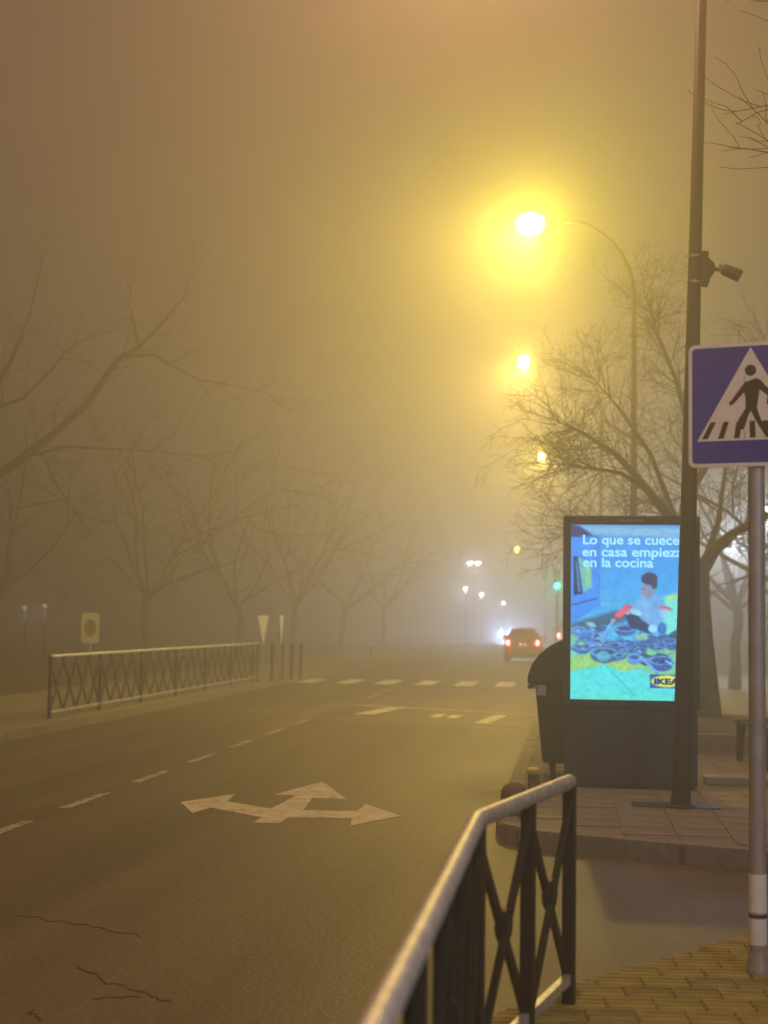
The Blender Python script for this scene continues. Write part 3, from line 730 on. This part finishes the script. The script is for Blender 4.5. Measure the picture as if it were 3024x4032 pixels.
# ------------------------------------------------------------------ cars
M_GLASS = mat('car_glass', (.03,.035,.04), .12, 0, vary=.05)
M_TYRE = mat('tyre', (.012,.012,.012), .8)
M_TAIL = emit('tail_lamp', (1.0,.06,.04), 45.0)
M_PLATE = mat('number_plate', (.7,.7,.68), .5)
def car(label, loc, rz, paint, lit=True, scale=1.0, sz=1.0, tails=(1,1), head=None, cone=150):
    t = thing('car', label, 'car', loc, rz); t.scale = (scale, scale, scale*sz)
    ST = [(0.00,.40,.78,.60,.84,.50),(.05,.33,.92,.74,.99,.62),(.16,.27,.96,.79,1.20,.60),(.36,.24,.96,.81,1.42,.575),(.80,.22,.96,.815,1.49,.575),
          (1.65,.22,.95,.815,1.475,.57),(2.20,.22,.94,.81,1.26,.585),(2.62,.22,.92,.80,.985,.62),(3.10,.23,.84,.76,.88,.62),(3.42,.28,.66,.66,.70,.52),(3.52,.36,.56,.52,.60,.42)]
    mb = MB()
    for (y, zb, zm, wm, zt, wt) in ST:
        sec = [(wm*.84,zb),(wm*.97,zb+.12),(wm,(zb+zm)/2+.04),(wm*.97,zm),(wt*1.04,zm+(zt-zm)*.55),(wt*.90,zt-.03*(zt-zm)/.5),(wt*.45,zt)]
        ring_ = [(x,y,z) for x,z in sec]+[(-x,y,z) for x,z in reversed(sec)]
        mb.v += ring_
    n = 14
    for k in range(len(ST)-1):
        for j in range(n):
            a = k*n+j; b = k*n+(j+1) % n; mb.f.append((a,b,b+n,a+n))
    mb.f.append(tuple(range(n))); mb.f.append(tuple((len(ST)-1)*n+j for j in range(n)))
    body = mb.build('body', paint, t, smooth=True); s = body.modifiers.new('sub','SUBSURF'); s.levels = 2; s.render_levels = 2
    # rear window, lying just outside the hatch slope
    A = [(-.50,.115,1.04),(.50,.115,1.04),(.43,.30,1.35),(-.43,.30,1.35)]
    mb = MB(); mb.v = [(x,y-.028,z+.012) for x,y,z in A]+[(x,y+.03,z-.02) for x,y,z in A]
    mb.f = [(0,1,2,3),(7,6,5,4),(0,4,5,1),(1,5,6,2),(2,6,7,3),(3,7,4,0)]
    mb.build('rear_window', M_GLASS, t, bevel=.02)
    mb = MB().quad_box(-.48,.48,.22,.40,1.405,1.43); mb.build('spoiler', paint, t, bevel=.01)
    for sx, on in zip((-1,1), tails):
        me = MB().lathe([(.105,0),(.10,.025),(.06,.045),(0,.05)], n=18, sx=.85, sy=1.0).mesh('tail_light'); me.transform(Matrix.Rotation(PI/2,4,'X'))
        tlp = obj('tail_light', me, M_TAIL if (lit and on) else mat('tail_off',(.25,.01,.01),.3), t, (sx*.63,-.005,.84))
        MB().lathe([(.045,.046),(.044,.056),(0,.06)], n=12).build('lens', emit('tail_core',(1.0,.55,.45),60.0) if (lit and on) else M_PLATE, tlp).rotation_euler = (PI/2,0,0)
        MB().quad_box(sx*.86-.09,sx*.86+.09,2.0,2.12,.98,1.12).build('mirror', paint, t, bevel=.02)
        for y in (.62,2.90):
            me = MB().lathe([(.17,-.085),(.27,-.08),(.285,-.05),(.285,.05),(.27,.08),(.17,.085)], n=20).mesh('wheel'); me.transform(Matrix.Rotation(PI/2,4,'Y'))
            wh = obj('wheel', me, M_TYRE, t, (sx*.72,y,.285))
            me = MB().lathe([(.165,-.06),(.165,.088),(.05,.095),(0,.095)], n=16).mesh('rim'); me.transform(Matrix.Rotation(sx*PI/2,4,'Y')); obj('rim', me, M_GALV, wh)
        me = MB().lathe([(.10,0),(.09,.02),(0,.03)], n=14).mesh('headlight'); me.transform(Matrix.Rotation(-PI/2,4,'X'))
        obj('headlight', me, emit('head_lamp',(.85,.92,1.0),60.0) if lit else M_GLASS, t, (sx*.53,3.40,.68))
    MB().quad_box(-.70,.70,-.045,.10,.36,.56).build('bumper', paint, t, bevel=.03)
    MB().quad_box(-.26,.26,-.015,.02,.62,.73).build('number_plate', M_PLATE, t)
    for x in (-.09,.09): MB().quad_box(x-.035,x+.035,-.022,.0,.76,.79).build('plate_lamp', emit('plate_lamp',(1,.93,.8),7.0), t)
    MB().quad_box(-.55,.55,-.03,.06,.24,.345).build('lower_trim', M_BLACK, t)
    if head:
        for sx in (-1,1):
            l = light('headlight_beam', 'SPOT', (sx*.53,3.50,.68), (.42,.58,1.0), head, t, .08)
            l.data.spot_size = math.radians(cone); l.data.spot_blend = .9; l.rotation_euler = (math.radians(88),0,0)
    return t
car('small red hatchback driving away with lit round tail lights', (-2.08,66.2,RZ), math.radians(-1), mat('red_paint', (.70,.022,.015), .35, 0, vary=.08, coat=.5), head=2500)
car('car with one red tail light showing beyond the small red hatchback', (-.02,76.0,RZ), 0, mat('grey_paint', (.14,.14,.15), .35, vary=.08, coat=.5), sz=1.3)
oc = car('oncoming car with white headlights hidden behind the small red hatchback', (-5.6,140.0,RZ), PI, mat('dark_paint', (.03,.03,.035), .35, coat=.5), head=7800, cone=60)

# ------------------------------------------------------------------ far white lamps
M_LED = emit('white_led', (.85,.92,1.0), 40.0)
def white_lamp(label, x, y, z, heads=(0,), watts=500, size=1.0, group='white lamps far down the road', lm=None):
    t = thing('white_lamp', label, 'street lamp', (x, y, 0), 0, group)
    MB().tube([(0,0.1,0),(0,0.1,z+.12)], [.035,.025], 8).build('pole', M_IRON, t)
    for hx in heads:
        if hx: MB().tube([(0,.1,z+.10),(hx,.1,z+.13)], .025, 6).build('arm', M_IRON, t)
        MB().lathe([(.0,.14),(.16,.12),(.20,.06),(.20,.05)][::-1], (hx,0,z), 14).build('hood', M_IRON, t)
        MB().lathe([(.17*size,.05),(.17*size,-.03),(.12*size,-.11),(0,-.14)][::-1], (hx,0,z), 14)  .build('lantern', lm or M_LED, t, smooth=True)
        light('lamp_light', 'POINT', (hx,0,z-.32), (.72,.84,1.0), watts, t, .1)
    return t
white_lamp('twin-headed white lamp far down the road', -6.97, 110, 5.8, (-.3,.3), 420, group=None)
for (x,y,z) in ((-6.88,100,3.75),(-6.7,115,3.68),(-5.7,130,3.2)):
    white_lamp('white lamp in the descending row under the twin-headed lamp', x, y, z, (0,), 380, .7)
white_lamp('white lamp shining between tree limbs and sign pole', 4.73, 46, 4.25, (0,), 700, group=None)
white_lamp('cool white lamp on the pavement to the right of the railing', 4.4, -1.2, 4.8, (0,), 850, group=None)
white_lamp('white lamp right of the sign pole among the branches', 5.10, 41, 4.6, (0,), 350, .5, group=None)
for (x,y,z) in ((-21.2,58,1.9),(-21.1,60,2.0)):
    white_lamp('faint low lamp among the park trees', x, y, z, (0,), 8, .5, 'faint lamps in the park', emit('faint_led',(.9,.85,.75),.6))

# ------------------------------------------------------------------ trees
M_BARK = mat('bark', (0.075,0.062,0.048), .9, vary=.35, scale=10, bump=.5, bscale=25)
def limb(mb, pts, r0_, r1_, n):
    L = len(pts); mb.tube(pts, [r0_+(r1_-r0_)*k/(L-1) for k in range(L)], n, cap=False)
def grow(mb, p, d, L, r, lev, rg, upb=.1, dens=1.0):
    n = 5 if lev > 1 else 4
    pts = [Vector(p)]; dd = Vector(d).normalized()
    for k in range(n):
        dd = (dd+Vector((rg.uniform(-.28,.28), rg.uniform(-.28,.28), rg.uniform(-.22,.22)+upb*.35))).normalized()
        pts.append(pts[-1]+dd*L/n)
    limb(mb, pts, r, max(r*.30,.0025), 5 if lev > 2 else (4 if lev == 2 else 3))
    if lev > 0:
        c = max(2, int(round((3+rg.random()*3)*dens)))
        for i in range(c):
            t = rg.uniform(.25,1.0); k = min(n-1, int(t*n)); q = pts[k].lerp(pts[k+1], t*n-k if t < 1 else 1)
            ax = (pts[k+1]-pts[k]).normalized()
            side = ax.orthogonal().normalized(); side.rotate(Matrix.Rotation(rg.uniform(0,2*PI),3,ax))
            nd = (ax*rg.uniform(.5,1.0)+side*rg.uniform(.5,1.0)+Vector((0,0,upb*.5))).normalized()
            grow(mb, q, nd, L*rg.uniform(.42,.68), r*rg.uniform(.35,.5), lev-1, rg, upb, dens)
def auto_tree(label, loc, h, seed, trunk_h, limbs, group, spread=.75, lev=3, tr=.16, upb=.1, dens=1.0, bias=(0,0)):
    rg = random.Random(seed)
    t = thing('bare_tree', label, 'tree', loc, 0, group)
    tp = [(0,0,-.05)]
    for k in range(1,5): tp.append((rg.uniform(-.06,.06)*k, rg.uniform(-.06,.06)*k, trunk_h*k/4))
    tk = MB(); tk.tube(tp, [tr*1.35,tr*1.05,tr*.95,tr*.9,tr*.8], 10); tk.build('trunk', M_BARK, t, smooth=True)
    mb = MB()
    for i in range(limbs):
        a = 2*PI*i/limbs+rg.uniform(-.4,.4)
        el = rg.uniform(.35,1.2)
        d = Vector((math.cos(a)*spread+bias[0], math.sin(a)*spread+bias[1], el))
        grow(mb, Vector(tp[-1])-Vector((0,0,rg.uniform(0,trunk_h*.15))), d, (h-trunk_h)*rg.uniform(.62,.95), tr*rg.uniform(.42,.6), lev, rg, upb, dens)
    mb.build('crown', M_BARK, t)
    return t
def add_twigs(mb, pts, r, lev, rg, every=2, L=1.2, upb=.05, dens=1.0):
    for a, b in zip(pts, pts[1:]):
        a = Vector(a); b = Vector(b)
        for k in range(every):
            q = a.lerp(b, rg.random()); ax = (b-a).normalized()
            side = ax.orthogonal().normalized(); side.rotate(Matrix.Rotation(rg.uniform(0,2*PI),3,ax))
            grow(mb, q, ax*.7+side*rg.uniform(.5,1), L*rg.uniform(.6,1.2), r*rg.uniform(.35,.6), lev, rg, upb, dens)

# the traced tree on the left
rg = random.Random(5)
T0 = Vector((-12.3,25.9,1.55)); KT = 1.6
t = thing('bare_tree', 'bare tree with a forked limb reaching over the long railing', 'tree', (T0.x*KT, T0.y*KT, CAM_H))
TR_ = [(-12.3,25.9,.5),(-12.2,25.9,1.1),(-12.0,25.87,1.8),(-11.7,25.85,2.6),(-11.2,25.83,3.15)]
MB().tube([(-.1,0,-1.6)]+[(Vector(p)-T0)*KT for p in TR_[1:]], [.34,.27,.23,.2,.16], 12).build('trunk', M_BARK, t, smooth=True)
mb = MB()
for pts, a, b, ev in (([(-11.2,25.83,3.15),(-9.86,25.99,4.15),(-9.07,26.09,4.78),(-8.51,26.16,5.33),(-8.12,26.21,5.95),(-7.95,26.23,6.16),(-7.64,26.26,6.33),(-7.29,26.31,6.71),(-6.85,26.36,7.26),(-6.7,26.3,8.0)],.12,.018,1),
                  ([(-7.95,26.23,6.16),(-7.47,26.54,6.25),(-7.11,26.83,6.05),(-6.76,27.13,5.88),(-6.05,27.47,5.8),(-5.3,27.6,5.6)],.045,.01,1),
                  ([(-7.64,26.26,6.33),(-7.74,26.25,6.74),(-7.83,26.24,7.08),(-7.79,26.25,7.8)],.03,.008,1),
                  ([(-11.5,25.84,2.9),(-10.9,25.9,4.2),(-10.54,25.91,5.05),(-10.07,25.97,5.72),(-9.88,25.99,6.05),(-9.77,26.0,6.38),(-9.61,26.02,6.8),(-9.3,26.04,8.2)],.11,.015,1),
                  ([(-10.9,25.9,4.2),(-10.38,25.93,5.13),(-9.58,25.82,5.36),(-9.04,25.69,5.83),(-8.75,25.52,6.12),(-8.37,25.37,6.3),(-7.5,25.2,6.5)],.05,.01,1),
                  ([(-9.86,25.99,4.15),(-9.54,26.03,4.36),(-8.79,25.79,4.5),(-7.89,25.56,4.44),(-7.08,25.33,4.37),(-6.3,25.2,4.3)],.045,.01,2)):
    pts = [(Vector(p)-T0)*KT for p in pts]
    limb(mb, pts, a*KT*.8, .005, 6); add_twigs(mb, pts[1:], .03, 2, rg, ev+1, 1.3, .1, .6)
    grow(mb, pts[-1], pts[-1]-pts[-2], 1.5, .008, 2, rg, .1, .8)
mb.build('crown', M_BARK, t)

# the wide bare tree behind the panel
T0 = Vector((2.11,24.04,0))
t = thing('bare_tree', 'wide bare tree with dense twigs rising behind the lit panel', 'tree', T0)
MB().tube([Vector(p)-T0 for p in [(2.11,24.04,-.05),(2.07,24.03,.64),(2.0,24.02,1.34),(1.95,24.02,1.98),(1.95,24.02,2.5)]], [.20,.155,.145,.15,.14], 12).build('trunk', M_BARK, t, smooth=True)
mb = MB(); rg = random.Random(9)
for pts, a, b, ev in (([(1.95,24.02,2.35),(2.16,23.84,2.72),(2.46,23.68,2.96),(2.9,23.5,3.2),(3.6,23.2,3.9),(4.4,23.0,4.5)],.12,.02,3),
                  ([(1.95,24.02,2.35),(1.64,23.76,2.96),(1.13,23.47,3.57),(.64,23.19,4.1),(.09,22.9,4.41),(-.30,22.65,4.55)],.10,.010,5),
                  ([(1.72,23.99,2.83),(1.86,24.01,3.69),(1.79,24.0,4.55),(1.58,23.97,5.34),(1.29,23.94,6.06),(1.1,23.9,6.7)],.08,.010,5),
                  ([(1.13,23.31,3.55),(.7,23.01,3.8),(.22,22.7,3.84),(-.30,22.40,3.86)],.04,.008,5),
                  ([(1.64,23.76,2.96),(1.1,24.3,3.1),(.5,24.7,3.2),(-.1,25.0,3.0)],.045,.008,5),
                  ([(1.64,23.76,2.96),(1.2,24.1,4.2),(.7,24.5,5.0),(.3,24.7,5.5)],.05,.010,5),
                  ([(1.86,24.01,3.69),(2.4,24.2,4.6),(2.9,24.3,5.4),(3.3,24.3,6.2)],.06,.010,4),
                  ([(1.95,24.02,2.3),(2.3,24.8,3.2),(2.5,25.6,4.2),(2.6,26.2,5.2)],.07,.01,4)):
    pts = [Vector(p)-T0 for p in pts]
    limb(mb, pts, a, .005, 6); add_twigs(mb, pts[1:], .019, 2, rg, ev+8, .84, .0, 1.0); grow(mb, pts[-1], pts[-1]-pts[-2], .7, .007, 2, rg, .0, 1.0)
mb.build('crown', M_BARK, t)

# tree out of frame whose twigs hang in at the top right
T0 = Vector((4.2,11.6,0))
t = thing('bare_tree', 'bare tree with fine twigs hanging in beside the top of the brown lamp post', 'tree', T0)
MB().tube([(0,0,-.05),(-.05,0,1.2),(-.1,-.05,2.4),(-.3,-.1,3.4)], [.2,.15,.13,.11], 10).build('trunk', M_BARK, t, smooth=True)
mb = MB(); rg = random.Random(14)
for pts in ([(3.9,11.5,3.4),(3.2,11.2,4.1),(2.6,11.0,4.6),(1.9,10.9,4.75),(1.45,10.8,4.88)],
            [(3.9,11.5,3.4),(3.3,11.3,4.5),(2.7,11.1,5.0),(2.0,11.0,5.25),(1.42,10.9,5.45)],
            [(3.9,11.5,3.4),(3.4,11.4,4.8),(2.7,11.3,5.5),(2.1,11.1,5.75),(1.5,11.0,6.1)],
            [(3.9,11.5,3.4),(3.6,11.4,5.0),(3.0,11.3,6.0),(2.2,11.2,6.2),(1.5,11.1,6.65)],
            [(3.9,11.5,3.4),(3.2,11.0,4.6),(2.4,10.6,5.1),(1.8,10.4,5.35),(1.3,10.3,5.75)]):
    pts = [Vector(p)-T0 for p in pts]; limb(mb, pts, .06, .006, 5)
    for a, b in zip(pts[1:], pts[2:]):
        for k in range(3):
            q = a.lerp(b, rg.random())
            grow(mb, q, (b-a).normalized()+Vector((rg.uniform(-.3,.1), rg.uniform(-.5,.5), rg.uniform(-.35,.45))), rg.uniform(.5,.95), .009, 1, rg, .02, .7)
mb.build('crown', M_BARK, t)

for i, (x,y,h,th,n,lab) in enumerate([
        (-14.0,50,9.5,2.4,8,'bare tree rising behind the give-way signs'),
        (-21.5,56,10.0,2.4,7,'bare tree deep in the fogged park behind the long railing'),
        (-12.6,58,9.0,2.2,7,'bare tree in the park edge just past the crosswalk'),
        (-12.4,68,9.5,2.4,7,'bare tree beside the small white marker post'),
        (-12.0,80,9.5,2.4,6,'bare tree across the road from the small red hatchback'),
        (-11.5,94,9.5,2.4,6,'farthest bare tree at the park edge before the white lamps'),
        (5.2,31,7.5,2.2,7,'bare tree behind the wide bare tree, right of the bright lamp'),
        (4.0,39,7.5,2.2,7,'bare tree on the right pavement before the white lamps'),
        (3.2,52,7.5,2.2,6,'bare tree on the right pavement near the traffic light')]):
    auto_tree(lab, (x,y,0), h, 30+i, th, n, 'bare trees lining the street', .8, 3, .13, .08, .62)

# ------------------------------------------------------------------ fog
hz = MB().quad_box(-150,150,-70,440,-1.6,16.0).build('haze', None)
hz['kind'] = 'stuff'; hz['label'] = 'amber night fog filling the whole street'
m = bpy.data.materials.new('fog'); m.use_nodes = True; nt = m.node_tree; nt.nodes.clear()
pv = nt.nodes.new('ShaderNodeVolumePrincipled'); o = nt.nodes.new('ShaderNodeOutputMaterial')
pv.inputs['Color'].default_value = (.93,.92,.90,1); pv.inputs['Density'].default_value = FOG_DENSITY
pv.inputs['Density Attribute'].default_value = ''; pv.inputs['Anisotropy'].default_value = FOG_ANISO
nt.links.new(pv.outputs[0], o.inputs['Volume'])
m.cycles.homogeneous_volume = True
hz.data.materials.append(m)
